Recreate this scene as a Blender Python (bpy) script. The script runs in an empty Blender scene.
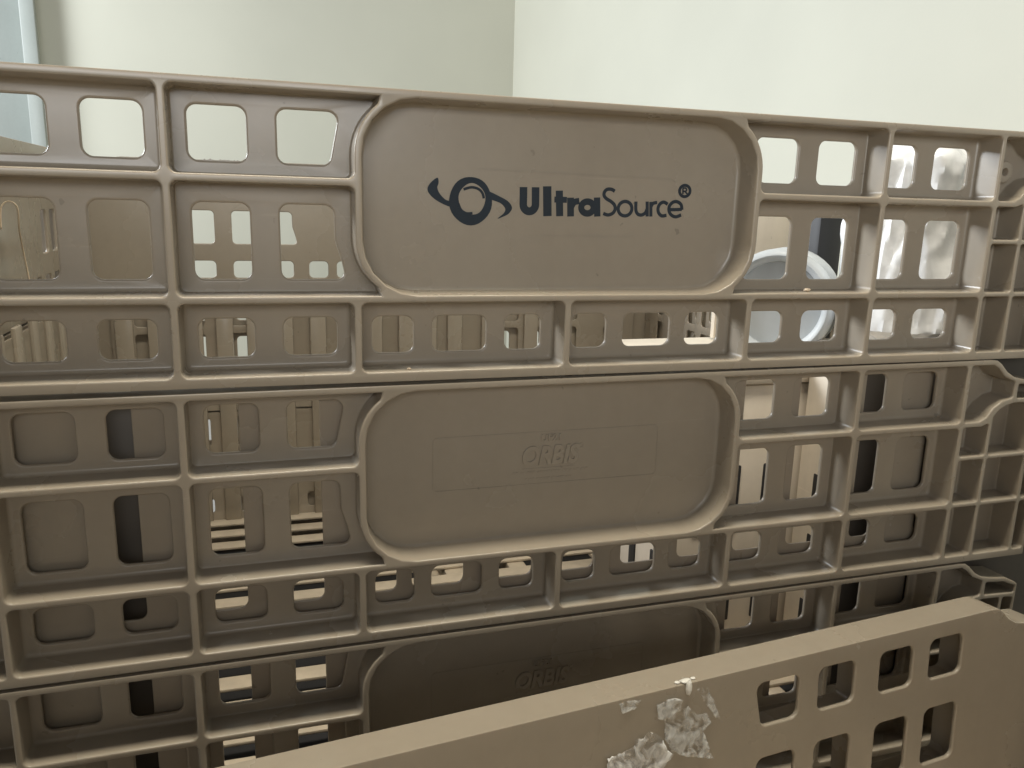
import bpy, bmesh, math, random
from mathutils import Vector, Matrix, noise
from mathutils.geometry import delaunay_2d_cdt

random.seed(7)
scene = bpy.context.scene
COL = scene.collection
ZT = 0.88          # height of the container wall's top edge above the floor
H = 0.2456         # pitch of the stacked wall panels

# ------------------------------------------------------------------ camera
cam_d = bpy.data.cameras.new('camera')
cam_d.sensor_width = 36.0
cam_d.lens = 806.5 / 1024 * 36.0
cam_d.clip_start = 0.02
cam_d.clip_end = 60
cam = bpy.data.objects.new('camera', cam_d)
COL.objects.link(cam)
RC = [[0.9559537735, -0.0268467181, -0.2922869081],
      [-0.0383209158, 0.9758692967, -0.2149665627],
      [0.2910049662, 0.2166987988, 0.9318571458]]
def uvd(p):                      # (across, down, depth) -> world
    return Vector((p[0], p[2], -p[1]))
right, down, fwd = uvd(RC[0]), uvd(RC[1]), uvd(RC[2])
cam.matrix_world = Matrix(((right.x, -down.x, -fwd.x, -0.26676),
                           (right.y, -down.y, -fwd.y, -0.68667),
                           (right.z, -down.z, -fwd.z, ZT - 0.08949),
                           (0, 0, 0, 1)))
scene.camera = cam
scene.render.resolution_x, scene.render.resolution_y = 1024, 768

# ------------------------------------------------------------------ light
world = bpy.data.worlds.new('World')
scene.world = world
world.use_nodes = True
bg = world.node_tree.nodes['Background']
bg.inputs[0].default_value = (0.95, 0.96, 1.0, 1)
bg.inputs[1].default_value = 0.11

def area(name, loc, target, sx, sy, power, col):
    d = bpy.data.lights.new(name, 'AREA')
    d.shape = 'RECTANGLE'; d.size = sx; d.size_y = sy
    d.energy = power; d.color = col
    o = bpy.data.objects.new(name, d); COL.objects.link(o)
    o.location = loc
    o.rotation_euler = (Vector(target) - Vector(loc)).to_track_quat('-Z', 'Y').to_euler()
    return o
cl = area('ceiling_lamp', (-0.10, -0.24, 2.75), (-0.10, -0.24, 0), 1.4, 0.3, 22, (1.0, 0.93, 0.78))
cl.data.spread = math.radians(110)        # beam narrowed to keep lamp light off the walls
area('window_light', (-2.25, 1.85, 1.80), (0.5, 0.6, 0.9), 1.2, 1.3, 124, (0.90, 0.95, 1.0))
area('front_window_light', (-0.9, -3.4, 1.50), (0, 0, 0.85), 2.6, 0.9, 54, (0.97, 0.98, 0.98))

vs = scene.view_settings
vs.view_transform = 'Standard'; vs.look = 'None'; vs.gamma = 1.0
vs.exposure = 0.0; vs.use_curve_mapping = False
scene.render.engine = 'CYCLES'

# ------------------------------------------------------------------ materials
def new_mat(name):
    m = bpy.data.materials.new(name); m.use_nodes = True
    return m, m.node_tree, m.node_tree.nodes['Principled BSDF']
def plastic(name, base, rough=0.36, dirt=0.10, bump=0.08, sss=0.0):
    m, t, b = new_mat(name)
    N, L = t.nodes, t.links
    tc = N.new('ShaderNodeTexCoord')
    oi = N.new('ShaderNodeObjectInfo')
    mp = N.new('ShaderNodeVectorMath'); mp.operation = 'ADD'
    L.new(tc.outputs['Object'], mp.inputs[0])
    sc = N.new('ShaderNodeVectorMath'); sc.operation = 'SCALE'
    L.new(oi.outputs['Location'], sc.inputs[0]); sc.inputs['Scale'].default_value = 3.7
    L.new(sc.outputs[0], mp.inputs[1])
    n1 = N.new('ShaderNodeTexNoise'); n1.inputs['Scale'].default_value = 7; n1.inputs['Detail'].default_value = 6
    n2 = N.new('ShaderNodeTexNoise'); n2.inputs['Scale'].default_value = 90; n2.inputs['Detail'].default_value = 4
    st = N.new('ShaderNodeMapping'); st.inputs['Scale'].default_value = (14, 14, 1.6)
    L.new(mp.outputs[0], st.inputs[0])
    n3 = N.new('ShaderNodeTexNoise'); n3.inputs['Scale'].default_value = 3; n3.inputs['Detail'].default_value = 5
    L.new(mp.outputs[0], n1.inputs['Vector']); L.new(mp.outputs[0], n2.inputs['Vector']); L.new(st.outputs[0], n3.inputs['Vector'])
    def rng(src, lo, hi, a, c):
        r = N.new('ShaderNodeMapRange')
        r.inputs[1].default_value = lo; r.inputs[2].default_value = hi
        r.inputs[3].default_value = a; r.inputs[4].default_value = c
        L.new(src, r.inputs[0]); return r.outputs[0]
    v1 = rng(n1.outputs[0], 0.3, 0.7, 1 - dirt, 1 + dirt * 0.5)
    v3 = rng(n3.outputs[0], 0.35, 0.65, 1 - dirt * 0.6, 1 + dirt * 0.3)
    v2 = rng(n2.outputs[0], 0.35, 0.68, 1.012, 0.985)
    m1 = N.new('ShaderNodeMath'); m1.operation = 'MULTIPLY'; L.new(v1, m1.inputs[0]); L.new(v3, m1.inputs[1])
    m2 = N.new('ShaderNodeMath'); m2.operation = 'MULTIPLY'; L.new(m1.outputs[0], m2.inputs[0]); L.new(v2, m2.inputs[1])
    n4 = N.new('ShaderNodeTexNoise'); n4.inputs['Scale'].default_value = 85; n4.inputs['Detail'].default_value = 2
    L.new(mp.outputs[0], n4.inputs['Vector'])
    sp = rng(n4.outputs[0], 0.75, 0.78, 1.0, 0.78)
    sm_ = N.new('ShaderNodeMapping'); sm_.inputs['Rotation'].default_value = (0.2, 0.5, 0.3); sm_.inputs['Scale'].default_value = (9, 9, 190)
    L.new(mp.outputs[0], sm_.inputs[0])
    n5 = N.new('ShaderNodeTexNoise'); n5.inputs['Scale'].default_value = 1.0; n5.inputs['Detail'].default_value = 3
    L.new(sm_.outputs[0], n5.inputs['Vector'])
    sf = rng(n5.outputs[0], 0.70, 0.76, 1.0, 1.10)
    m3 = N.new('ShaderNodeMath'); m3.operation = 'MULTIPLY'; L.new(m2.outputs[0], m3.inputs[0]); L.new(sp, m3.inputs[1])
    m2 = N.new('ShaderNodeMath'); m2.operation = 'MULTIPLY'; L.new(m3.outputs[0], m2.inputs[0]); L.new(sf, m2.inputs[1])
    cm = N.new('ShaderNodeVectorMath'); cm.operation = 'SCALE'
    cm.inputs[0].default_value = base
    L.new(m2.outputs[0], cm.inputs['Scale'])
    L.new(cm.outputs[0], b.inputs['Base Color'])
    L.new(rng(n1.outputs[0], 0.3, 0.7, rough - 0.06, rough + 0.09), b.inputs['Roughness'])
    bp = N.new('ShaderNodeBump'); bp.inputs['Strength'].default_value = bump; bp.inputs['Distance'].default_value = 0.001
    L.new(n2.outputs[0], bp.inputs['Height']); L.new(bp.outputs[0], b.inputs['Normal'])
    b.inputs['IOR'].default_value = 1.52
    if sss:
        b.inputs['Subsurface Weight'].default_value = sss
        b.inputs['Subsurface Radius'].default_value = (0.007, 0.005, 0.004)
        b.inputs['Subsurface Scale'].default_value = 1.0
    return m
M = {}
M['tan'] = plastic('tan_plastic', (0.345, 0.298, 0.234), 0.24, 0.03, 0.03, 0.14)
M['deck'] = plastic('deck_plastic', (0.54, 0.46, 0.355), 0.45, 0.14)
M['cream'] = plastic('cream_plastic', (0.76, 0.68, 0.57), 0.4, 0.06)
M['white'] = plastic('white_plastic', (0.78, 0.80, 0.80), 0.35, 0.05)
M['reel'] = plastic('reel_plastic', (0.50, 0.53, 0.55), 0.4, 0.08)
M['black'] = plastic('black_plastic', (0.018, 0.018, 0.02), 0.5, 0.1)
M['shade_brown'] = plastic('shade_brown_plastic', (0.085, 0.073, 0.062), 0.5, 0.1)  # dark colour stands in for shade behind the outer holes
M['ink'] = plastic('slate_ink', (0.014, 0.024, 0.036), 0.7, 0.25)
M['strap'] = plastic('strap_plastic', (0.62, 0.50, 0.36), 0.35, 0.06)
M['metal'] = plastic('satin_metal', (0.75, 0.77, 0.78), 0.25, 0.03)
M['doorpaint'] = plastic('door_paint', (0.36, 0.39, 0.365), 0.4, 0.03)
M['framepaint'] = plastic('frame_paint', (0.40, 0.43, 0.40), 0.35, 0.03)
def wall_mat(name, base):
    m, t, b = new_mat(name); N, L = t.nodes, t.links
    tc = N.new('ShaderNodeTexCoord')
    n = N.new('ShaderNodeTexNoise'); n.inputs['Scale'].default_value = 1.7; n.inputs['Detail'].default_value = 7
    f = N.new('ShaderNodeTexNoise'); f.inputs['Scale'].default_value = 140; f.inputs['Detail'].default_value = 3
    L.new(tc.outputs['Object'], n.inputs['Vector']); L.new(tc.outputs['Object'], f.inputs['Vector'])
    r = N.new('ShaderNodeMapRange'); r.inputs[1].default_value = .3; r.inputs[2].default_value = .7
    r.inputs[3].default_value = .95; r.inputs[4].default_value = 1.03
    L.new(n.outputs[0], r.inputs[0])
    s = N.new('ShaderNodeVectorMath'); s.operation = 'SCALE'; s.inputs[0].default_value = base
    L.new(r.outputs[0], s.inputs['Scale']); L.new(s.outputs[0], b.inputs['Base Color'])
    b.inputs['Roughness'].default_value = .7
    bp = N.new('ShaderNodeBump'); bp.inputs['Strength'].default_value = .15; bp.inputs['Distance'].default_value = .001
    L.new(f.outputs[0], bp.inputs['Height']); L.new(bp.outputs[0], b.inputs['Normal'])
    return m
M['wall'] = wall_mat('painted_wall', (0.69, 0.68, 0.575))
M['floor'] = wall_mat('concrete_floor', (0.30, 0.29, 0.27))
def film_mat(name, col, alpha_lo, alpha_hi, rough, scale):
    m, t, b = new_mat(name); N, L = t.nodes, t.links
    tc = N.new('ShaderNodeTexCoord')
    n = N.new('ShaderNodeTexNoise'); n.inputs['Scale'].default_value = scale; n.inputs['Detail'].default_value = 8
    n.inputs['Distortion'].default_value = 1.2
    L.new(tc.outputs['Object'], n.inputs['Vector'])
    r = N.new('ShaderNodeMapRange'); r.inputs[1].default_value = .38; r.inputs[2].default_value = .62
    r.inputs[3].default_value = alpha_lo; r.inputs[4].default_value = alpha_hi
    L.new(n.outputs[0], r.inputs[0]); L.new(r.outputs[0], b.inputs['Alpha'])
    b.inputs['Base Color'].default_value = (*col, 1); b.inputs['Roughness'].default_value = rough
    bp = N.new('ShaderNodeBump'); bp.inputs['Strength'].default_value = .5; bp.inputs['Distance'].default_value = .002
    L.new(n.outputs[0], bp.inputs['Height']); L.new(bp.outputs[0], b.inputs['Normal'])
    return m
M['bag'] = film_mat('clear_bag_film', (.92, .93, .94), .75, 1.0, .25, 12)
M['tape'] = film_mat('torn_tape_film', (.86, .87, .85), -.05, .62, .14, 60)
M['tape_white'] = film_mat('white_tape_film', (.88, .88, .86), .05, 1.0, .2, 60)
M['glue'] = film_mat('dried_glue', (.82, .80, .74), .9, 1, .3, 60)

# ------------------------------------------------------------------ helpers
def tag(o, label=None, cat=None, group=None, kind=None):
    if label: o['label'] = label
    if cat: o['category'] = cat
    if group: o['group'] = group
    if kind: o['kind'] = kind
    return o
def empty(name, loc=(0, 0, 0)):
    o = bpy.data.objects.new(name, None); COL.objects.link(o); o.location = loc
    o.empty_display_size = .05
    return o
def mesh_obj(name, me, mat=None, parent=None):
    o = bpy.data.objects.new(name, me); COL.objects.link(o)
    if mat is not None and not me.materials: me.materials.append(mat)
    if parent: o.parent = parent
    return o
def finish(bm, name, sharp=32, weld=True):
    if weld: bmesh.ops.remove_doubles(bm, verts=bm.verts, dist=1e-5)
    bmesh.ops.recalc_face_normals(bm, faces=bm.faces)
    me = bpy.data.meshes.new(name); bm.to_mesh(me); bm.free()
    for p in me.polygons: p.use_smooth = True
    me.set_sharp_from_angle(angle=math.radians(sharp))
    return me
def box_mesh(name, sx, sy, sz, bev=.003, seg=2):      # base centred on the origin
    bm = bmesh.new(); bmesh.ops.create_cube(bm, size=1)
    bmesh.ops.scale(bm, vec=(sx, sy, sz), verts=bm.verts)
    bmesh.ops.translate(bm, vec=(0, 0, sz / 2), verts=bm.verts)
    if bev: bmesh.ops.bevel(bm, geom=bm.edges[:], offset=bev, segments=seg, affect='EDGES', profile=.5)
    return finish(bm, name)
def round_poly(pts, r, n=5):
    out = []; k = len(pts)
    for i in range(k):
        p = pts[i]; rr = r
        if len(p) == 3: rr = p[2]
        p = Vector(p[:2]); a = Vector(pts[i - 1][:2]); c = Vector(pts[(i + 1) % k][:2])
        d1 = (a - p); d2 = (c - p); l1, l2 = d1.length, d2.length
        d1.normalize(); d2.normalize()
        ang = d1.angle(d2)
        if ang > math.radians(155) or rr <= 0: out.append(p); continue
        t = min(rr / math.tan(ang / 2), .48 * l1, .48 * l2); rr = t * math.tan(ang / 2)
        ctr = p + (d1 + d2).normalized() * (rr / math.sin(ang / 2))
        s = p + d1 * t - ctr; e = p + d2 * t - ctr
        a0 = math.atan2(s.y, s.x); da = math.atan2(e.y, e.x) - a0
        while da > math.pi: da -= 2 * math.pi
        while da < -math.pi: da += 2 * math.pi
        for j in range(n + 1):
            q = a0 + da * j / n
            out.append(ctr + Vector((math.cos(q), math.sin(q))) * rr)
    return out
def sarea(p): return sum(p[i - 1].x * p[i].y - p[i].x * p[i - 1].y for i in range(len(p))) / 2
def offset(p, d):                                     # d > 0 shrinks
    s = 1 if sarea(p) > 0 else -1
    out = []; k = len(p)
    for i in range(k):
        e1 = p[i] - p[i - 1]; e2 = p[(i + 1) % k] - p[i]
        if e1.length < 1e-9: e1 = e2
        if e2.length < 1e-9: e2 = e1
        n1 = Vector((-e1.y, e1.x)).normalized() * s; n2 = Vector((-e2.y, e2.x)).normalized() * s
        m = (n1 + n2)
        m = m.normalized() if m.length > 1e-6 else n1
        out.append(p[i] + m * (d / max(.6, m.dot(n1))))
    return out
def fill(bm, loops, y):                               # planar fill between an outer loop and its holes
    vs_, es = [], []
    for lp in loops:
        b = len(vs_); vs_ += [Vector(v) for v in lp]
        es += [(b + i, b + (i + 1) % len(lp)) for i in range(len(lp))]
    r = delaunay_2d_cdt(vs_, es, [], 0, 1e-7)
    bv = [bm.verts.new((v.x, y, -v.y)) for v in r[0]]
    boxes = [(min(p.x for p in l), max(p.x for p in l), min(p.y for p in l), max(p.y for p in l), l) for l in loops]
    for f in r[2]:
        c = (r[0][f[0]] + r[0][f[1]] + r[0][f[2]]) / 3; odd = False
        for xa, xb, ya, yb, l in boxes:
            if not (xa < c.x < xb and ya < c.y < yb): continue
            for i in range(len(l)):
                p, q = l[i], l[i - 1]
                if (p.y > c.y) != (q.y > c.y) and c.x < (q.x - p.x) * (c.y - p.y) / (q.y - p.y) + p.x: odd = not odd
        if not odd: continue
        try: bm.faces.new([bv[i] for i in f])
        except ValueError: pass
def rings(bm, loops):                                 # loops: list of (polygon, y); bridge neighbours
    prev = None
    for lp, y in loops:
        cur = [bm.verts.new((v.x, y, -v.y)) for v in lp]
        if prev:
            for i in range(len(cur)):
                j = (i + 1) % len(cur)
                bm.faces.new((prev[i], prev[j], cur[j], cur[i]))
        prev = cur
def hole_rings(bm, h, y0, y1, r):                     # rounded-over hole edge between two faces
    seq = []
    for a in (90, 60, 30, 0): q = math.radians(a); seq.append((offset(h, -r * (1 - math.cos(q))), y0 + r * (1 - math.sin(q))))
    for a in (0, 30, 60, 90): q = math.radians(a); seq.append((offset(h, -r * (1 - math.cos(q))), y1 - r * (1 - math.sin(q))))
    rings(bm, seq)
    return seq[0][0], seq[-1][0]
def mir(p): return [(-q[0],) + tuple(q[1:]) for q in p][::-1]
def rect(a, b, c, d): return [(a, c), (b, c), (b, d), (a, d)]

# ------------------------------------------------------------------ one moulded wall panel (ribs in front, sheet with holes behind)
hw = .0030
P, CD, D_, E1, E2 = .1902, .335, .479, .520, .580
V1, V2, VB = .0749, .1708, .2431
PADC, PADR = .1886, .049
pad_in, pad_out = PADC - hw, PADC + hw
def arc(cx, cy, r, a0, a1, n):
    return [(cx + r * math.cos(math.radians(a0 + (a1 - a0) * i / n)), cy + r * math.sin(math.radians(a0 + (a1 - a0) * i / n))) for i in range(n + 1)]
acx, acyt, acyb = PADC - PADR, .004 + PADR, V2 - .001 - PADR
ro = PADR + hw
# right-hand cells: (polygon, corner radius, base fillet)
at = [p for p in arc(acx, acyt, ro, -90, 0, 14) if p[1] > .0102 and p[0] > acx]
ab = [p for p in arc(acx, acyb, ro, 0, 90, 14) if p[1] < V2 - hw - .0042]
cells = []
def cell(poly, r=.0055, fil=1.0, both=True):
    cells.append((poly, r, fil))
    if both: cells.append((mir(poly), r, fil))
cell([(at[0][0] - .0015, .0062, 0)] + at + [(pad_out, V1 - hw)] + [(CD - hw, V1 - hw), (CD - hw, .0062)], .0055, .36)
cell([(pad_out, V1 + hw)] + ab + [(ab[-1][0] - .0015, V2 - hw, 0), (CD - hw, V2 - hw), (CD - hw, V1 + hw)], .0055, .36)
cell(rect(P + hw, CD - hw, V2 + hw, VB - .009))
cell(rect(hw, P - hw, V2 + hw, VB - .009))
for a, b in ((.0062, V1 - hw), (V1 + hw, V2 - hw), (V2 + hw, VB - .009)): cell(rect(CD + hw, D_ - hw, a, b))
h2 = .0024
cell(rect(D_ + h2, E1 - h2, V2 + h2, VB - .009), .003, .5)
cell(rect(E1 + h2, E2 - h2, V2 + h2, VB - .009), .003, .5)
cell(rect(E2 + h2, .5985, V2 + h2, VB - .009), .003, .4)
cell(rect(D_ + h2, E1 - h2, .1165, V2 - h2), .003, .5)
cell(rect(E1 + h2, E2 - h2, .1165, V2 - h2), .003, .5)
cell(rect(E2 + h2, .5985, .1165, V2 - h2), .003, .4)
cell([(D_ + h2, .112), (D_ + h2, .0775), (.507, .0775), (E1 - h2, .0735), (E1 - h2, .112)], .003, .5)
cell([(E1 + h2, .112), (E1 + h2, .0665), (.529, .0595), (.538, .0545), (.551, .0515), (E2 - h2, .0525), (E2 - h2, .112)], .003, .5)
cell([(E2 + h2, .0525), (.5985, .054), (.5985, .112), (E2 + h2, .112)], .003, .4)
cell([(D_ + h2, .0062), (.512, .0062), (.520, .0105), (.530, .0200), (.5465, .0268), (.5465, .0455), (.533, .0480), (.520, .0565), (.512, .0670), (.503, .0715), (D_ + h2, .0715)], .003, .5)
cell([(.5525, .0295), (.580, .0320), (.5985, .0390), (.5985, .0480), (.5525, .0460)], .002, .4)
pad = [(-pad_in, .0062, PADR - hw), (pad_in, .0062, PADR - hw), (pad_in, V2 - hw, PADR - hw), (-pad_in, V2 - hw, PADR - hw)]
cells.append((pad, PADR - hw, 1.0))
out_r = [(.507, 0), (.516, .001), (.523, .0055), (.533, .015), (.545, .0215), (.56, .0245), (.582, .0268), (.598, .034), (.602, .037), (.602, VB)]
outline = [Vector(p) for p in [(-x, y) for x, y in out_r][::-1]] + [Vector(p) for p in out_r]
# holes (right half)
T1, B1, T2, B2, T3, B3 = .018, .0611, .094, .1568, .1898, .2228
AO, AI, BO, BI, CO, CI, DO, DI = .4656, .4195, .3959, .3518, .3195, .2747, .2506, .2044
half_holes = []
for a, b in ((AI, AO), (BI, BO), (CI, CO)):
    for t, q in ((T1, B1), (T2, B2), (T3, B3)): half_holes.append(rect(a, b, t, q))
half_holes.append([(DI - .004, T1), (DO, T1), (DO, B1), (DI + .0045, B1)])
half_holes.append([(DI + .002, T2), (DO, T2), (DO, B2), (DI - .0075, B2), (DI - .004, B2 - .016), (DI + .0015, B2 - .034)])
half_holes.append(rect(DI + .001, DO, T3, B3))
for a, b in ((.1376, .1749), (.0694, .1203), (.016, .0514)): half_holes.append(rect(a, b, T3, B3))
holes = [round_poly(h, .0078 if h[2][1] < .2 else .0085, 6) for h in half_holes]
holes += [round_poly(mir(h), .0078 if h[1][1] < .2 else .0085, 6) for h in half_holes]
SH0, SH1 = .0300, .0350          # front and back of the sheet

def panel_mesh():
    bm = bmesh.new()
    polys = [(round_poly(c, r), f) for c, r, f in cells]
    R1 = .0016
    fronts = []
    for pl, f in polys:
        seq = [(offset(pl, -R1 * (1 - math.cos(math.radians(a)))), R1 - R1 * math.sin(math.radians(a))) for a in (90, 60, 30, 0)]
        dr = .0012 * f; fl = .0036 * f
        for a in (0, 30, 60, 90):
            q = math.radians(a)
            seq.append((offset(pl, dr + fl * (1 - math.cos(q))), SH0 - fl + fl * math.sin(q)))
        rings(bm, seq)
        fronts.append(seq[0][0])
        base = seq[-1][0]
        xs = [v.x for v in base]; ys = [v.y for v in base]
        mine = []
        for h in holes:
            cx = sum(v.x for v in h) / len(h); cy = sum(v.y for v in h) / len(h)
            if min(xs) < cx < max(xs) and min(ys) < cy < max(ys) and len(xs) > 3:
                if base is None: continue
                # inside test against the cell itself
                c = False
                for i in range(len(base)):
                    p, q_ = base[i], base[i - 1]
                    if (p.y > cy) != (q_.y > cy) and cx < (q_.x - p.x) * (cy - p.y) / (q_.y - p.y) + p.x: c = not c
                if c: mine.append(h)
        r = .0019
        fill(bm, [base] + [offset(h, -r) for h in mine], SH0)
    r = .0019
    for h in holes: hole_rings(bm, h, SH0, SH1, r)
    R2 = .0012
    o_in = offset(outline, R2)
    fill(bm, [o_in] + fronts, 0)
    fill(bm, [o_in] + [offset(h, -r) for h in holes], SH1)
    rings(bm, [(o_in, 0), (offset(outline, R2 * .3), R2 * .3), (outline, R2), (outline, SH1 - R2), (offset(outline, R2 * .3), SH1 - R2 * .3), (o_in, SH1)])
    return finish(bm, 'wall_panel', 40)
PANEL = panel_mesh(); PANEL.materials.append(M['tan'])

def liner_mesh():
    bm = bmesh.new(); hs = []
    def add(a, b, t, q):
        p = rect(a, b, t, q); hs.append(round_poly(p, .0075, 5)); hs.append(round_poly(mir(p), .0075, 5))
    for t, q in ((.012, .071), (.086, .168), (.184, .2155)):
        for a, b in ((.471, .505), (.378, .406), (.2915, .336), (.222, .268)): add(a, b, t, q)
    for a, b in ((.153, .192), (.086, .138), (.014, .0545)): add(a, b, .184, .2155)
    y0, y1, r = .0410, .0440, .001
    for h in hs: hole_rings(bm, h, y0, y1, r)
    o = [Vector(p) for p in rect(-.545, .545, .0015, VB)]
    oo = offset(o, 0)
    fill(bm, [oo] + [offset(h, -r) for h in hs], y0)
    fill(bm, [oo] + [offset(h, -r) for h in hs], y1)
    rings(bm, [(oo, y0), (oo, y1)])
    return finish(bm, 'inner_liner', 40)
LINER = liner_mesh(); LINER.materials.append(M['tan'])
def boss_mesh():
    bm = bmesh.new(); prev = None; n = 20
    prof = [(.0125, SH0 + .001), (.012, .0225), (.0105, .021), (.0045, .0205), (.004, .0215), (.0038, SH0 + .002)]
    for rr, y in prof:
        cur = [bm.verts.new((rr * math.cos(2 * math.pi * i / n), y, rr * math.sin(2 * math.pi * i / n))) for i in range(n)]
        if prev:
            for i in range(n): bm.faces.new((prev[i], prev[(i + 1) % n], cur[(i + 1) % n], cur[i]))
        prev = cur
    bm.faces.new(prev)
    return finish(bm, 'hinge_boss')
BOSS = boss_mesh(); BOSS.materials.append(M['tan'])
def add_panel(parent, mat4, liner, bosses=True):
    o = mesh_obj('wall_panel', PANEL, parent=parent); o.matrix_basis = mat4
    wn = o.modifiers.new('normals', 'WEIGHTED_NORMAL'); wn.keep_sharp = True; wn.weight = 60
    if liner:
        mesh_obj('inner_liner', LINER, parent=o)
    if bosses:
        for s in (-1, 1):
            b = mesh_obj('hinge_boss', BOSS, parent=o); b.location = (s * .507, 0, -.0404)
    return o

# ------------------------------------------------------------------ setting: floor, two walls, door
def quad_obj(name, pts, thick_dir, mat):
    bm = bmesh.new()
    a = [bm.verts.new(p) for p in pts]; b = [bm.verts.new(Vector(p) + Vector(thick_dir)) for p in pts]
    bm.faces.new(a); bm.faces.new(b[::-1])
    for i in range(4): bm.faces.new((a[i], b[i], b[(i + 1) % 4], a[(i + 1) % 4]))
    return mesh_obj(name, finish(bm, name), mat)
tag(quad_obj('floor', [(-4, -3, 0), (4, -3, 0), (4, 5, 0), (-4, 5, 0)], (0, 0, -.1), M['floor']), kind='structure')
CORN = Vector((.95, 3.33, 0)); yaw = math.radians(8)
dl = Vector((-math.cos(yaw), -math.sin(yaw), 0)); dr_ = Vector((math.sin(yaw), -math.cos(yaw), 0)); up = Vector((0, 0, 2.9))
# back wall stops at the door opening
DOOR0, DOOR1 = 2.03, 2.97         # distance of the opening from the corner
def wallpiece(a, b, z0, z1): return [CORN + dl * a + Vector((0, 0, z0)), CORN + dl * b + Vector((0, 0, z0)), CORN + dl * b + Vector((0, 0, z1)), CORN + dl * a + Vector((0, 0, z1))]
bm = bmesh.new()
for a, b, z0, z1 in ((-.12, DOOR0, 0, 2.9), (DOOR0, DOOR1, 2.15, 2.9), (DOOR1, 3.6, 0, 2.9)):
    p = wallpiece(a, b, z0, z1); th = -dr_ * .12
    A = [bm.verts.new(v) for v in p]; B = [bm.verts.new(v + th) for v in p]
    bm.faces.new(A); bm.faces.new(B[::-1])
    for i in range(4): bm.faces.new((A[i], B[i], B[(i + 1) % 4], A[(i + 1) % 4]))
wb = mesh_obj('wall_back', finish(bm, 'wall_back', weld=False), M['wall']); tag(wb, kind='structure')
p0 = CORN + dr_ * .0; p1 = CORN + dr_ * 5.0
wr = quad_obj('wall_right', [p0, p1, p1 + up, p0 + up], -dl * .12, M['wall']); tag(wr, kind='structure')
door = empty('door', CORN + dl * ((DOOR0 + DOOR1) / 2)); door.rotation_euler = (0, 0, yaw)
def bx(name, sx, sy, sz, loc, mat, parent, bev=.003):
    o = mesh_obj(name, box_mesh(name, sx, sy, sz, bev), mat, parent); o.location = loc; return o
wd = DOOR1 - DOOR0
for s in (-1, 1): bx('door_frame', .05, .15, 2.15, (s * (wd / 2 - .025), .0, 0), M['framepaint'], door, .004)
bx('door_frame', wd, .15, .06, (0, 0, 2.151), M['framepaint'], door, .004)
leaf = bx('door_leaf', wd - .108, .04, 2.11, (0, .03, .02), M['doorpaint'], door, .003)
bx('rail', wd - .13, .03, .05, (0, -.035, .70), M['white'], leaf, .004)
hd = bx('handle', .12, .02, .022, (-wd / 2 + .16, -.06, 1.02), M['metal'], leaf, .006)
bx('handle_plate', .04, .012, .15, (-wd / 2 + .12, -.026, .95), M['metal'], leaf, .004)
tag(door, 'pale blue painted door and frame at the left edge behind the container', 'door')

# ------------------------------------------------------------------ bulk container
box = empty('bulk_container')
tag(box, 'tan ribbed plastic bulk container with three stacked wall panels and dark blue logo', 'container', 'tan bulk containers')
fronts = []
for k, roll in enumerate((0.0, .22, .28)):
    mm = Matrix.Translation((0, 0, ZT - k * H)) @ Matrix.Rotation(math.radians(-roll), 4, 'Y')
    fronts.append(add_panel(box, mm, k > 0, k == 0))
L_ = 1.0
for k in range(3):       # opposite wall, smooth side towards the camera
    mm = Matrix.Translation((0, L_ + SH1, ZT - .0215 - k * H)) @ Matrix.Rotation(math.pi, 4, 'Z')
    add_panel(box, mm, k > 0, False)
sx = (L_ - .05) / 1.204
for k in range(3):       # left end wall
    mm = Matrix.Translation((-.612, L_ / 2 + .02, ZT - .0215 - k * H)) @ Matrix.Rotation(-math.pi / 2, 4, 'Z') @ Matrix.Diagonal((sx, 1, 1, 1))
    add_panel(box, mm, k > 0, False)
for k in (1, 2):         # right end wall, its top panel taken out
    mm = Matrix.Translation((.612, L_ / 2 + .02, ZT - k * H)) @ Matrix.Rotation(math.pi / 2, 4, 'Z') @ Matrix.Diagonal((sx, 1, 1, 1))
    add_panel(box, mm, True, False)
for s in (-1, 1):
    bx('shade_backing', .172, .02, 2 * H - .01, (s * .4600, .085, ZT - 3 * H + .008), M['shade_brown'], box)  # added dark plates, so the outer holes look into shade
    bx('shade_backing', .15, .075, 2 * H + .008, (s * .625, .075, ZT - 3 * H + .008), M['shade_brown'], box)  # added dark block, stands in for shade at the panel ends
deck = mesh_obj('base_deck', box_mesh('base_deck', 1.215, .05, .135, .006), M['deck'], box)
deck.location = (0, .026, 0)
bx('deck_beam', 1.215, .05, .121, (0, L_ + .012, 0), M['deck'], deck, .006)
for x in (-.582, .582): bx('deck_beam', .05, L_ - .10, .122, (x, L_ / 2 - .024, 0), M['deck'], deck, .006)
SLAT = box_mesh('slat', 1.11, .031, .005, .0012); SLAT.materials.append(M['deck'])
y = .075
while y < L_ - .02:
    s = mesh_obj('slat', SLAT, parent=deck); s.location = (0, y - .026, .132); y += .060
WEB = box_mesh('web', .035, L_ - .10, .03, .004); WEB.materials.append(M['deck'])
for x in (-.42, -.12, .05, .17, .40):
    w = mesh_obj('web', WEB, parent=deck); w.location = (x, L_ / 2 - .024, .1015)
bx('gap_shade', 1.10, L_ - .10, .01, (0, L_ / 2 - .024, .085), M['black'], deck, .002)  # black sheet added below the slats so their gaps look shaded
FOOT = box_mesh('foot', .10, .10, .1012, .008); FOOT.materials.append(M['deck'])
for x in (-.42, .05, .40):
    for yy in (.30, .72):
        f = mesh_obj('foot', FOOT, parent=deck); f.location = (x, yy - .026, 0)

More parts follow.
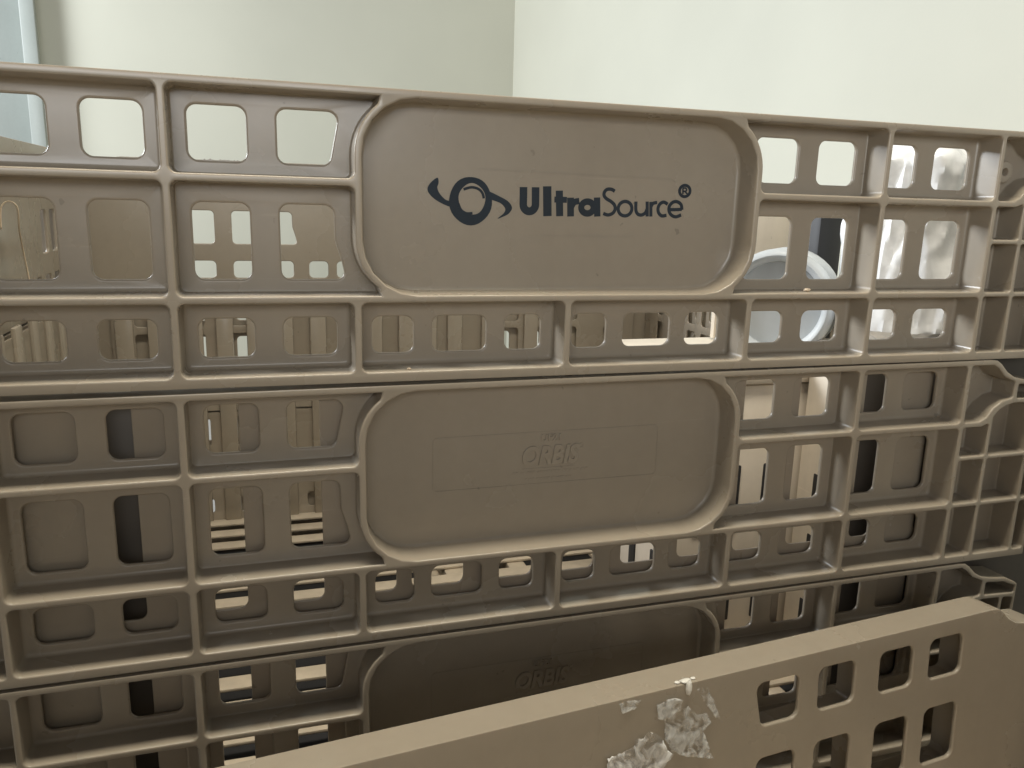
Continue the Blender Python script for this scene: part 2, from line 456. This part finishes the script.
RIBV = box_mesh('inner_rib', .032, .007, 2 * H - .02, .003); RIBV.materials.append(M['tan'])
for x in (-.52, -.46, -.40, -.335, -.285, -.225, -.155, -.10, -.04, .02, .075, .13, .20, .29):
    r = mesh_obj('inner_rib', RIBV, parent=box); r.location = (x + random.uniform(-.008, .008), L_ - .0140, ZT - .0215 - 3 * H + .01)
for yv in (.30, .38, .46, .54, .62, .70, .78, .86):
    r = mesh_obj('inner_rib', RIBV, parent=box); r.location = (-.5660, yv, ZT - 3 * H + .01); r.rotation_euler = (0, 0, math.pi / 2)

# ---- printed logo on the top panel, raised marks on the two below
def smooth_line(pts, n=5, closed=False):
    if len(pts) < 3 or len(pts) > 16: return [Vector(p) for p in pts]
    P_ = [Vector(p) for p in pts]; out = []; k = len(P_)
    rng_ = range(k) if closed else range(k - 1)
    for i in rng_:
        if closed: a, b, c, d = P_[i - 1], P_[i], P_[(i + 1) % k], P_[(i + 2) % k]
        else: a, b, c, d = P_[max(i - 1, 0)], P_[i], P_[i + 1], P_[min(i + 2, k - 1)]
        for j in range(n):
            t = j / n
            out.append(.5 * ((2 * b) + (c - a) * t + (2 * a - 5 * b + 4 * c - d) * t * t + (3 * b - a - 3 * c + d) * t ** 3))
    if not closed: out.append(P_[-1])
    return out
def ribbon(bm, pts, w, y0, y1, closed=False, wf=None):
    k = len(pts); Lf, Rt = [], []
    for i in range(k):
        a = pts[i - 1] if (i or closed) else pts[i]; b = pts[(i + 1) % k] if (i < k - 1 or closed) else pts[i]
        t = (b - a).normalized(); n = Vector((-t.y, t.x)); ww = w * (wf(i / k) if wf else 1) / 2
        Lf.append(pts[i] + n * ww); Rt.append(pts[i] - n * ww)
    f = [[bm.verts.new((v.x, yy, -v.y)) for v in S] for S in (Lf, Rt) for yy in (y0, y1)]   # Lf0 Lf1 Rt0 Rt1
    m = k if closed else k - 1
    for i in range(m):
        j = (i + 1) % k
        bm.faces.new((f[0][i], f[0][j], f[2][j], f[2][i]))
        bm.faces.new((f[0][i], f[1][i], f[1][j], f[0][j])); bm.faces.new((f[2][i], f[2][j], f[3][j], f[3][i]))
    if not closed:
        for i in (0, k - 1): bm.faces.new((f[0][i], f[2][i], f[3][i], f[1][i]))
GLY = {
'U': [(7.2, [[-37.2, 73.4], [-37.0, 81]] + [[-31.1 - 5.9 * math.cos(math.pi * i / 14), 88.6 + 6.2 * math.sin(math.pi * i / 14)] for i in range(15)] + [[-25.4, 81], [-25.6, 73.2]])],
'l': [(8.1, [[-14.5, 72.0], [-13.2, 98.7]])],
't': [(6.9, [[-2.5, 75.5], [-1.2, 98.5]]), (5.4, [[-7.0, 83.6], [5.2, 83.6]])],
'r': [(6.6, [[8.8, 81.5], [9.6, 98.5]]), (5.8, [[10.1, 89.2], [12.7, 85.5], [17.6, 84.3]])],
'a': [(6.0, 'ell', 26.0, 90.0, 6.2, 5.4), (6.3, [[35.2, 80.6], [36.4, 98.0]])],
'S': [(3.2, [[52.9, 74.4], [49.6, 72.8], [45.2, 72.9], [42.5, 75.3], [42.3, 78.7], [45.0, 81.5], [49.6, 83.9], [53.3, 87.0], [54.2, 91.0], [51.8, 94.7], [47.1, 96.3], [42.3, 95.0]])],
'o': [(3.2, 'ell', 64.4, 90.1, 7.1, 6.7)],
'u': [(3.2, [[75.3, 83.2], [75.8, 91.3], [78.3, 95.0], [82.3, 95.5], [85.8, 93.4], [87.2, 90.2]]), (3.2, [[87.0, 82.9], [88.0, 96.8]])],
'r2': [(3.2, [[90.9, 83.1], [91.9, 96.8]]), (3.2, [[91.3, 87.7], [93.3, 84.5], [97.6, 83.5]])],
'c': [(3.2, [[108.9, 84.9], [104.8, 83.0], [100.9, 84.6], [98.9, 88.7], [99.9, 93.1], [103.4, 95.9], [108.4, 95.2]])],
'e': [(3.2, [[111.3, 89.9], [117.5, 89.7], [124.4, 89.3]]), (3.2, [[124.7, 89.8], [123.3, 84.9], [119.1, 82.3], [114.4, 82.8], [111.0, 86.4], [110.7, 90.8], [113.4, 94.8], [118.5, 96.5], [124.1, 94.6]])],
'R': [(2.9, 'ell', 126.3, 71.9, 5.7, 5.3), (1.5, [[124.5, 74.9], [124.1, 69.3]]), (1.5, [[124.1, 69.3], [126.8, 69.2], [128.2, 70.7], [127.0, 72.2], [124.3, 72.2]]), (1.5, [[126.3, 72.2], [129.2, 74.7]])],
'swirl': [(7.4, 'ring', -85.7, 86.3, 16.0, 17.4), (2.3, [[-93.0, 77.2], [-86.0, 75.2], [-79.5, 76.4], [-75.6, 80.0], [-74.2, 84.5]]), (2.2, [[-97.6, 89.5], [-95.0, 95.0], [-90.0, 97.9], [-84.5, 97.6]])]}
TL = [[-116.7, 67.9], [-122.8, 72.6], [-125.5, 78.0], [-122.7, 83.2], [-115.7, 88.3], [-104.5, 92.6], [-101.4, 88.0], [-108.7, 86.8], [-114.4, 81.6], [-116.7, 76.4], [-115.6, 72.4]]
TR = [[-70.4, 78.2], [-58.7, 82.7], [-51.3, 86.6], [-47.6, 92.0], [-50.4, 97.1], [-55.3, 99.9], [-61.1, 102.0], [-55.4, 97.2], [-54.0, 93.0], [-58.6, 88.2], [-68.3, 84.6]]
y_ink = SH0
for key, strokes in GLY.items():
    bm = bmesh.new()
    for i, st in enumerate(strokes):
        yy = y_ink - .00022 - .00004 * i
        if st[1] in ('ell', 'ring'):
            _, kind, cx, cy, rx, ry = st
            pts = [Vector((cx + rx * math.cos(2 * math.pi * j / 36), cy + ry * math.sin(2 * math.pi * j / 36))) * .001 for j in range(36)]
            wf = (lambda t: 1 + .30 * math.sin(2 * math.pi * t - .6) + .06 * math.sin(2 * math.pi * t * 5)) if kind == 'ring' else None
            ribbon(bm, pts, st[0] * .001, yy, y_ink + .0003, True, wf)
        else:
            pts = [p * .001 for p in smooth_line(st[1])]
            ribbon(bm, pts, st[0] * .001, yy, y_ink + .0003)
    nm = 'logo_swirl' if key == 'swirl' else 'logo_letter'
    mesh_obj(nm, finish(bm, nm, weld=False), M['ink'], fronts[0])
for T in (TL, TR):
    bm = bmesh.new(); lp = [p * .001 for p in smooth_line(T, 4, True)]
    fill(bm, [lp], y_ink - .00030); rings(bm, [(lp, y_ink - .00030), (lp, y_ink + .0003)])
    mesh_obj('logo_tail', finish(bm, 'logo_tail'), M['ink'], fronts[0])
# faint raised border line on every pad
bm = bmesh.new()
fr = round_poly(rect(-.1190, .1150, .0600, .1130), .004)
ribbon(bm, fr, .0011, SH0 - .0004, SH0 + .0003, True)
BORD = finish(bm, 'pad_border', weld=False); BORD.materials.append(M['tan'])
for f in fronts[1:]: mesh_obj('pad_border', BORD, parent=f)
bm = bmesh.new()
ribbon(bm, [Vector((-.080, .0590)), Vector((.112, .0615)), Vector((.116, .0640))], .0007, SH0 - .0003, SH0 + .0003)
ribbon(bm, [Vector((-.030, .1165)), Vector((.075, .1165))], .0005, SH0 - .0002, SH0 + .0003)
mesh_obj('pad_border', finish(bm, 'pad_border', weld=False), M['tan'], fronts[0])
def text_mesh(txt, size, w, shear=0., bold=0.):
    c = bpy.data.curves.new('text', 'FONT'); c.body = txt; c.size = size; c.shear = shear; c.offset = bold
    c.extrude = .0010; c.bevel_depth = .0002; c.bevel_resolution = 1; c.align_x = 'CENTER'; c.resolution_u = 4
    o = bpy.data.objects.new('text', c); COL.objects.link(o)
    dg = bpy.context.evaluated_depsgraph_get(); me = bpy.data.meshes.new_from_object(o.evaluated_get(dg))
    bpy.data.objects.remove(o)
    xs = [v.co.x for v in me.vertices]; k = w / (max(xs) - min(xs))
    me.transform(Matrix.Rotation(math.pi / 2, 4, 'X') @ Matrix.Diagonal((k, 1, 1, 1)))
    me.materials.clear(); me.materials.append(M['tan'])
    return me
MARKS = [('raised_letters', text_mesh('UF21', .0095, .0205), -.001, .0690),
         ('raised_letters', text_mesh('ORBIS', .0260, .060, .22, .0007), -.003, .0925),
         ]
bm = bmesh.new(); random.seed(3)
for v, a, b in ((.1005, -.040, .036), (.1075, -.027, .022)):
    x = a
    while x < b:
        w = random.uniform(.0012, .0035)
        ribbon(bm, [Vector((x, v)), Vector((x + w, v))], random.uniform(.0014, .0024), SH0 - .0004, SH0 + .0003)
        x += w + random.choice((.0007, .0009, .0022))
ribbon(bm, [Vector((.031 + .0022 * math.cos(i * .524), .0760 + .0022 * math.sin(i * .524))) for i in range(12)], .0007, SH0 - .0004, SH0 + .0003, True)
ribbon(bm, [Vector((-.030, .0968)), Vector((.024, .0968))], .0007, SH0 - .0004, SH0 + .0003)
FINE = finish(bm, 'raised_fine_print', weld=False); FINE.materials.append(M['tan'])
for f in fronts[1:]:
    for nm, me, x, v in MARKS:
        o = mesh_obj(nm, me, parent=f); o.location = (x, SH0 - .0001, -v)
    mesh_obj('raised_fine_print', FINE, parent=f)

# rough flash left along one hole, crumbs on the ribs
bm = bmesh.new(); random.seed(21); prev = None
for i in range(34):
    u = -.312 + .036 * i / 33; hgt = (.0004 + .0024 * abs(noise.fractal(Vector((u * 420, 0, 3)), 1, 2, 4))) * min(1, i / 4, (33 - i) / 4)
    cur = [bm.verts.new((u, yy, -B1 - .0006 + zz)) for yy, zz in ((SH0 + .001, 0), (SH0 + .0012, hgt + .0006), (SH1 - .0012, hgt * .8 + .0006), (SH1 - .001, 0))]
    if prev:
        for j in range(3): bm.faces.new((prev[j], cur[j], cur[j + 1], prev[j + 1]))
    prev = cur
mesh_obj('flash_burr', finish(bm, 'flash_burr', 60), M['tan'], fronts[0])
def crumb(u, v, y, r, seed, label):
    bm = bmesh.new(); bmesh.ops.create_icosphere(bm, subdivisions=3, radius=r)
    for vv in bm.verts: vv.co = Vector((vv.co.x * 1.5, vv.co.y, vv.co.z * .8)) * (1 + .45 * noise.noise(vv.co / r * 1.3 + Vector((seed, 0, 0))))
    zmin = min(vv.co.z for vv in bm.verts)
    bmesh.ops.translate(bm, verts=bm.verts, vec=(0, 0, -zmin))
    o = mesh_obj('plastic_crumb', finish(bm, 'plastic_crumb', 60), M['strap']); o.location = (u, y, ZT - v)
    tag(o, label, 'crumb', 'crumbs on the ribs')
crumb(.262, V2 - hw, .010, .0024, 2.0, 'small pale crumb on the rib under the right-hand tall holes of the top panel')
crumb(-.146, VB - .009, .006, .0012, 5.0, 'tiny pale crumb on the bottom rim of the top panel below the logo')

# ------------------------------------------------------------------ things inside the container, at its right end
zf = .1382
cr = empty('cream_tote', (.528, .185, zf))
tag(cr, 'narrow cream plastic tote standing at the right end under the plastic bag', 'tote')
hc = ZT - .285 - zf
for s in (-1, 1):
    bx('tote_side', .012, .14, hc, (s * .056, 0, .012), M['cream'], cr)
    bx('tote_end', .099, .012, hc, (0, s * .064, .012), M['cream'], cr)
bx('tote_base', .124, .14, .0115, (0, 0, 0), M['cream'], cr)
bx('tote_lid', .130, .146, .012, (0, 0, hc + .0125), M['cream'], cr)
for z in (.055, .155, .245): bx('hand_slot', .004, .05, .05, (-.0615, .01, z), M['black'], cr, .001)
# plastic bag on the crate
def bag_mesh(rx, ry, hgt, seed, amp, n=110, m=80):
    bm = bmesh.new(); rows = []
    for j in range(m + 1):
        t = j / m; z = hgt * t
        prof = min(1, (t / .10) ** .5) * (1 - .18 * t) if t < .86 else (1 - .18 * .86) * max(.16, 1 - (t - .86) / .14 * .75)
        row = []
        for i in range(n):
            a = 2 * math.pi * i / n
            p = Vector((math.cos(a) * rx * prof, math.sin(a) * ry * prof, z))
            nn = noise.fractal(Vector((p.x * 26 + seed, p.y * 26, p.z * 5)), 1, 2, 5)
            rid = 1 - abs(noise.noise(Vector((a * 3.1 + seed, z * 6, seed))))
            rd2 = 1 - abs(noise.noise(Vector((p.x * 48 + seed, p.y * 48 + 5, p.z * 9))))
            d = 1 + amp * .7 * nn + (amp * .8 * (rid - .6) + amp * .55 * (rd2 ** 3 - .4)) * (1 if j > 1 else 0)
            row.append(bm.verts.new((p.x * d, p.y * d, z + (amp * .02 * nn if 1 < j < m else 0))))
        rows.append(row)
    for j in range(m):
        for i in range(n): bm.faces.new((rows[j][i], rows[j][(i + 1) % n], rows[j + 1][(i + 1) % n], rows[j + 1][i]))
    bm.faces.new(rows[0][::-1]); bm.faces.new(rows[-1])
    return finish(bm, 'bag', 50)
zc = ZT - .285 + .0255
bag = empty('plastic_bag', (.556, .185, zc))
tag(bag, 'crumpled clear plastic bag of white goods seen through the right-hand holes', 'bag')
b1 = mesh_obj('bag_film', bag_mesh(.092, .075, .275, 3.3, .22), M['bag'], bag)
b2 = mesh_obj('white_contents', bag_mesh(.070, .057, .24, 8.1, .06, 32, 20), M['white'], bag); b2.location = (0, 0, .004)
# cream box and white coil beside the bag
bxo = empty('cream_box', (.420, .377, zf)); tag(bxo, 'cream plastic box with dark slots inside the container right of centre', 'box')
hb = ZT - .295 - zf
bod = mesh_obj('box_body', box_mesh('box_body', .30, .23, hb - .03, .008), M['cream'], bxo)
bx('box_lid', .312, .242, .028, (0, 0, hb - .0298), M['cream'], bxo, .006)
for x in (-.11, -.055, .0):
    for z in (.06, .20):
        bx('slot', .018, .006, .10, (x, -.1145, z), M['black'], bxo, .002)
for yy in (-.07, .0, .07):
    for z in (.06, .20): bx('slot', .006, .02, .10, (-.1495, yy, z), M['black'], bxo, .002)
def torus_mesh(name, R_, r, n=48, m=16):
    bm = bmesh.new(); rows = []
    for i in range(n):
        a = 2 * math.pi * i / n
        rows.append([bm.verts.new(((R_ + r * math.cos(b)) * math.cos(a), r * 1.6 * math.sin(b), (R_ + r * math.cos(b)) * math.sin(a))) for b in [2 * math.pi * j / m for j in range(m)]])
    for i in range(n):
        for j in range(m): bm.faces.new((rows[i][j], rows[(i + 1) % n][j], rows[(i + 1) % n][(j + 1) % m], rows[i][(j + 1) % m]))
    return finish(bm, name)
RO = .078
reel = empty('white_reel', (.450, .312, ZT - .295 + .0005)); reel.rotation_euler = (0, 0, math.radians(-46))
tag(reel, 'round white plastic reel standing on the cream box behind the holes', 'reel')
for yy in (-.03, .03):
    t = mesh_obj('rim', torus_mesh('rim', RO - .009, .009), M['reel'], reel); t.location = (0, yy, RO)
bm = bmesh.new(); bmesh.ops.create_cone(bm, cap_ends=True, segments=40, radius1=RO - .014, radius2=RO - .014, depth=.05)
bmesh.ops.rotate(bm, cent=(0, 0, 0), matrix=Matrix.Rotation(math.pi / 2, 3, 'X'), verts=bm.verts)
d_ = mesh_obj('hub_disc', finish(bm, 'hub_disc'), M['reel'], reel); d_.location = (0, 0, RO)
bn = empty('black_bin', (.550, .385, ZT - .295 + .0005)); tag(bn, 'small black plastic bin on the cream box behind the white reel', 'bin')
hbn = .235
bx('bin_body', .046, .08, hbn - .02, (0, 0, 0), M['black'], bn, .01)
bx('bin_lid', .05, .086, .0195, (0, 0, hbn - .0198), M['black'], bn, .006)
bd = empty('cream_board', (.500, .470, ZT - .295 + .0005)); tag(bd, 'upright cream board leaning behind the white reel', 'board')
bx('board_panel', .13, .012, .205, (0, 0, 0), M['cream'], bd)
bx('board_edge', .13, .016, .008, (0, 0, .2055), M['cream'], bd, .002)
# folded strap hanging on the inside of the left end wall
bm = bmesh.new()
pth = smooth_line([(-.016, .0), (-.013, -.026), (-.004, -.034), (.004, -.026), (.004, .0), (.007, .03), (.010, .065), (.011, .10)], 6)
ws = .009; A, B = [], []
for i, p in enumerate(pth):
    sway = .006 * math.sin(i * .25)
    A.append(bm.verts.new((-ws / 2, 0, 0))); A[-1].co = (p.x, -ws / 2 + sway, -p.y)
    B.append(bm.verts.new((p.x, ws / 2 + sway, -p.y)))
for i in range(len(pth) - 1): bm.faces.new((A[i], A[i + 1], B[i + 1], B[i]))
me = finish(bm, 'strap'); st = mesh_obj('packing_strap', me, M['strap'])
sm = st.modifiers.new('thick', 'SOLIDIFY'); sm.thickness = .0012
st.location = (-.555, .46, ZT - .135); st.rotation_euler = (0, 0, math.radians(20))
tag(st, 'thin tan packing strap looped over behind the leftmost holes', 'strap')

# ------------------------------------------------------------------ near container: only its far wall comes into view
BN = [[0.99481820, 0.00565511, -0.10151242], [0.00034672, 0.99825737, 0.05900935], [0.10166922, -0.05873878, 0.99308264]]
on = (-0.05380125, 0.48849842, -0.15065408)
def col(j): return uvd([BN[i][j] for i in range(3)])
cu, cv, cd_ = col(0), col(1), col(2); t0 = uvd(on) + Vector((0, 0, ZT))
MN = Matrix(((cu.x, cd_.x, -cv.x, t0.x), (cu.y, cd_.y, -cv.y, t0.y), (cu.z, cd_.z, -cv.z, t0.z), (0, 0, 0, 1)))
near = empty('bulk_container'); near.matrix_world = Matrix.Translation((t0.x, t0.y, 0)) @ Matrix.Rotation(math.atan2(cu.y, cu.x), 4, 'Z')
tag(near, 'nearer tan bulk container whose smooth perforated wall crosses the bottom right', 'container', 'tan bulk containers')
MP = MN @ Matrix.Translation((0, SH1, 0)) @ Matrix.Rotation(math.pi, 4, 'Z')
near_panel = add_panel(near, near.matrix_world.inverted() @ MP, False)
nd = mesh_obj('base_deck', box_mesh('base_deck', 1.21, .09, .132, .006), M['deck'], near); nd.location = (0, .0, 0)

MW = near.matrix_world.inverted()
for k in range(3):  # unseen full-height walls, added to keep light off the lower panels
    zz = t0.z + 2 * H - k * H
    add_panel(near, Matrix.Translation((0, -1.02, zz)), False, False)
    for s in (-1, 1):
        add_panel(near, Matrix.Translation((s * .622, -.50, zz)) @ Matrix.Rotation(s * math.pi / 2, 4, 'Z') @ Matrix.Diagonal((.80, 1, 1, 1)), False, False)
bx('deck_floor', 1.2, .95, .05, (0, -.525, .08), M['deck'], near)
for x in (-.5, 0, .5): bx('foot', .12, .9, .0795, (x, -.525, 0), M['deck'], near)

# torn tape and glue on the near wall
def scrap(name, outline_mm, mat, lift, label, cat, seed, bulge=.0012, sub=.0035):
    lp = [Vector(p) * .001 for p in outline_mm]
    dense = []
    for i, p in enumerate(lp):
        q = lp[(i + 1) % len(lp)]; k = max(2, int((q - p).length / .0022))
        for j in range(k):
            w = p.lerp(q, j / k)
            nn = noise.noise_vector(Vector((w.x * 350, w.y * 350, seed)))
            dense.append(w + Vector((nn.x, nn.y)) * (.0011 if j else .0003))
    pts = list(dense); edges = [(i, (i + 1) % len(dense)) for i in range(len(dense))]
    x0, x1 = min(p.x for p in dense), max(p.x for p in dense); y0, y1 = min(p.y for p in dense), max(p.y for p in dense)
    def inside(x, y):
        c = False
        for i in range(len(dense)):
            a, b = dense[i], dense[i - 1]
            if (a.y > y) != (b.y > y) and x < (b.x - a.x) * (y - a.y) / (b.y - a.y) + a.x: c = not c
        return c
    x = x0
    while x < x1:
        yv = y0
        while yv < y1:
            q = Vector((x + random.uniform(-.0008, .0008), yv + random.uniform(-.0008, .0008)))
            if inside(q.x, q.y): pts.append(q)
            yv += sub
        x += sub
    r = delaunay_2d_cdt(pts, edges, [], 1, 1e-7)
    bm = bmesh.new(); bv = []
    for v in r[0]:
        hgt = abs(noise.fractal(Vector((v.x * 110, v.y * 110, seed)), 1, 2, 4))
        bv.append(bm.verts.new(MN @ Vector((v.x, -lift - bulge * (.25 + 1.6 * hgt), -v.y))))
    for f in r[2]:
        try: bm.faces.new([bv[i] for i in f])
        except ValueError: pass
    me = finish(bm, name, 60)
    ctr = sum((v.co for v in me.vertices), Vector()) / len(me.vertices)
    me.transform(Matrix.Translation(-ctr))
    o = mesh_obj(name, me, mat); o.location = ctr
    s = o.modifiers.new('thick', 'SOLIDIFY'); s.thickness = .0004
    tag(o, label, cat, 'torn tape scraps on the near wall')
    return o
random.seed(11)
scrap('tape_scrap', [[57.3, 3.2], [65.9, 2.4], [77.6, 4.5], [72.0, 11.5], [60.4, 12.4]], M['tape'], .0004, 'small faint smear of tape left of the other scraps', 'tape', 1.3, .0006)
scrap('tape_scrap', [[133.2, 5.9], [144.7, 5.6], [162.9, 45.2], [158.4, 42.2], [142.2, 19.3]], M['tape'], .001, 'narrow pale sliver of tape right of the white glue drop', 'tape', 4.1, .0015)
scrap('tape_scrap', [[93.7, 11.9], [101.6, 10.0], [109.7, 9.1], [118.0, 11.9], [126.6, 21.4], [135.4, 31.0], [146.0, 31.6], [150.9, 42.3], [142.6, 48.0], [154.9, 77.3], [131.1, 70.1], [111.9, 61.3], [103.1, 45.8], [102.4, 28.8], [95.2, 25.2]], M['tape'], .0006, 'broad crumpled patch of clear tape below the glue drop', 'tape', 7.7, .0020)
scrap('tape_scrap', [[35, 80], [45.5, 58.9], [46.2, 49.0], [59.6, 47.9], [72.1, 44.6], [72.9, 38.3], [80.8, 39.4], [86.6, 34.3], [94.8, 39.1], [101.0, 46.5], [104.6, 55.6], [112.2, 62.8], [107.9, 66.1], [101.2, 73.8], [98, 88]], M['tape_white'], .0008, 'whitish torn tape piece at the bottom edge of the picture', 'tape', 9.2, .0024)
def drop():
    bm = bmesh.new()
    for (u, v, y, rx, rz, ry) in ((125.9, 3.4, -1.2, 3.0, 7.2, 2.4), (125.0, -1.2, 3.0, 5.5, 1.3, 3.2), (117.0, -.8, 4.0, 2.6, .9, 2.2), (134.0, -.6, 5.0, 2.4, .8, 1.8)):
        r = bmesh.ops.create_icosphere(bm, subdivisions=3, radius=1)
        for vv in r['verts']:
            n = vv.co * (1 + .22 * noise.noise(vv.co * 2.1 + Vector((u, 0, 0))))
            vv.co = MN @ Vector(((u + n.x * rx) * .001, (y + n.y * ry) * .001, (-v + n.z * rz) * .001))
    me = finish(bm, 'glue_drop', 60, False)
    ctr = sum((v.co for v in me.vertices), Vector()) / len(me.vertices); me.transform(Matrix.Translation(-ctr))
    o = mesh_obj('glue_drop', me, M['glue']); o.location = ctr
    tag(o, 'white dried glue drop hanging over the top edge of the near wall', 'glue')
drop()
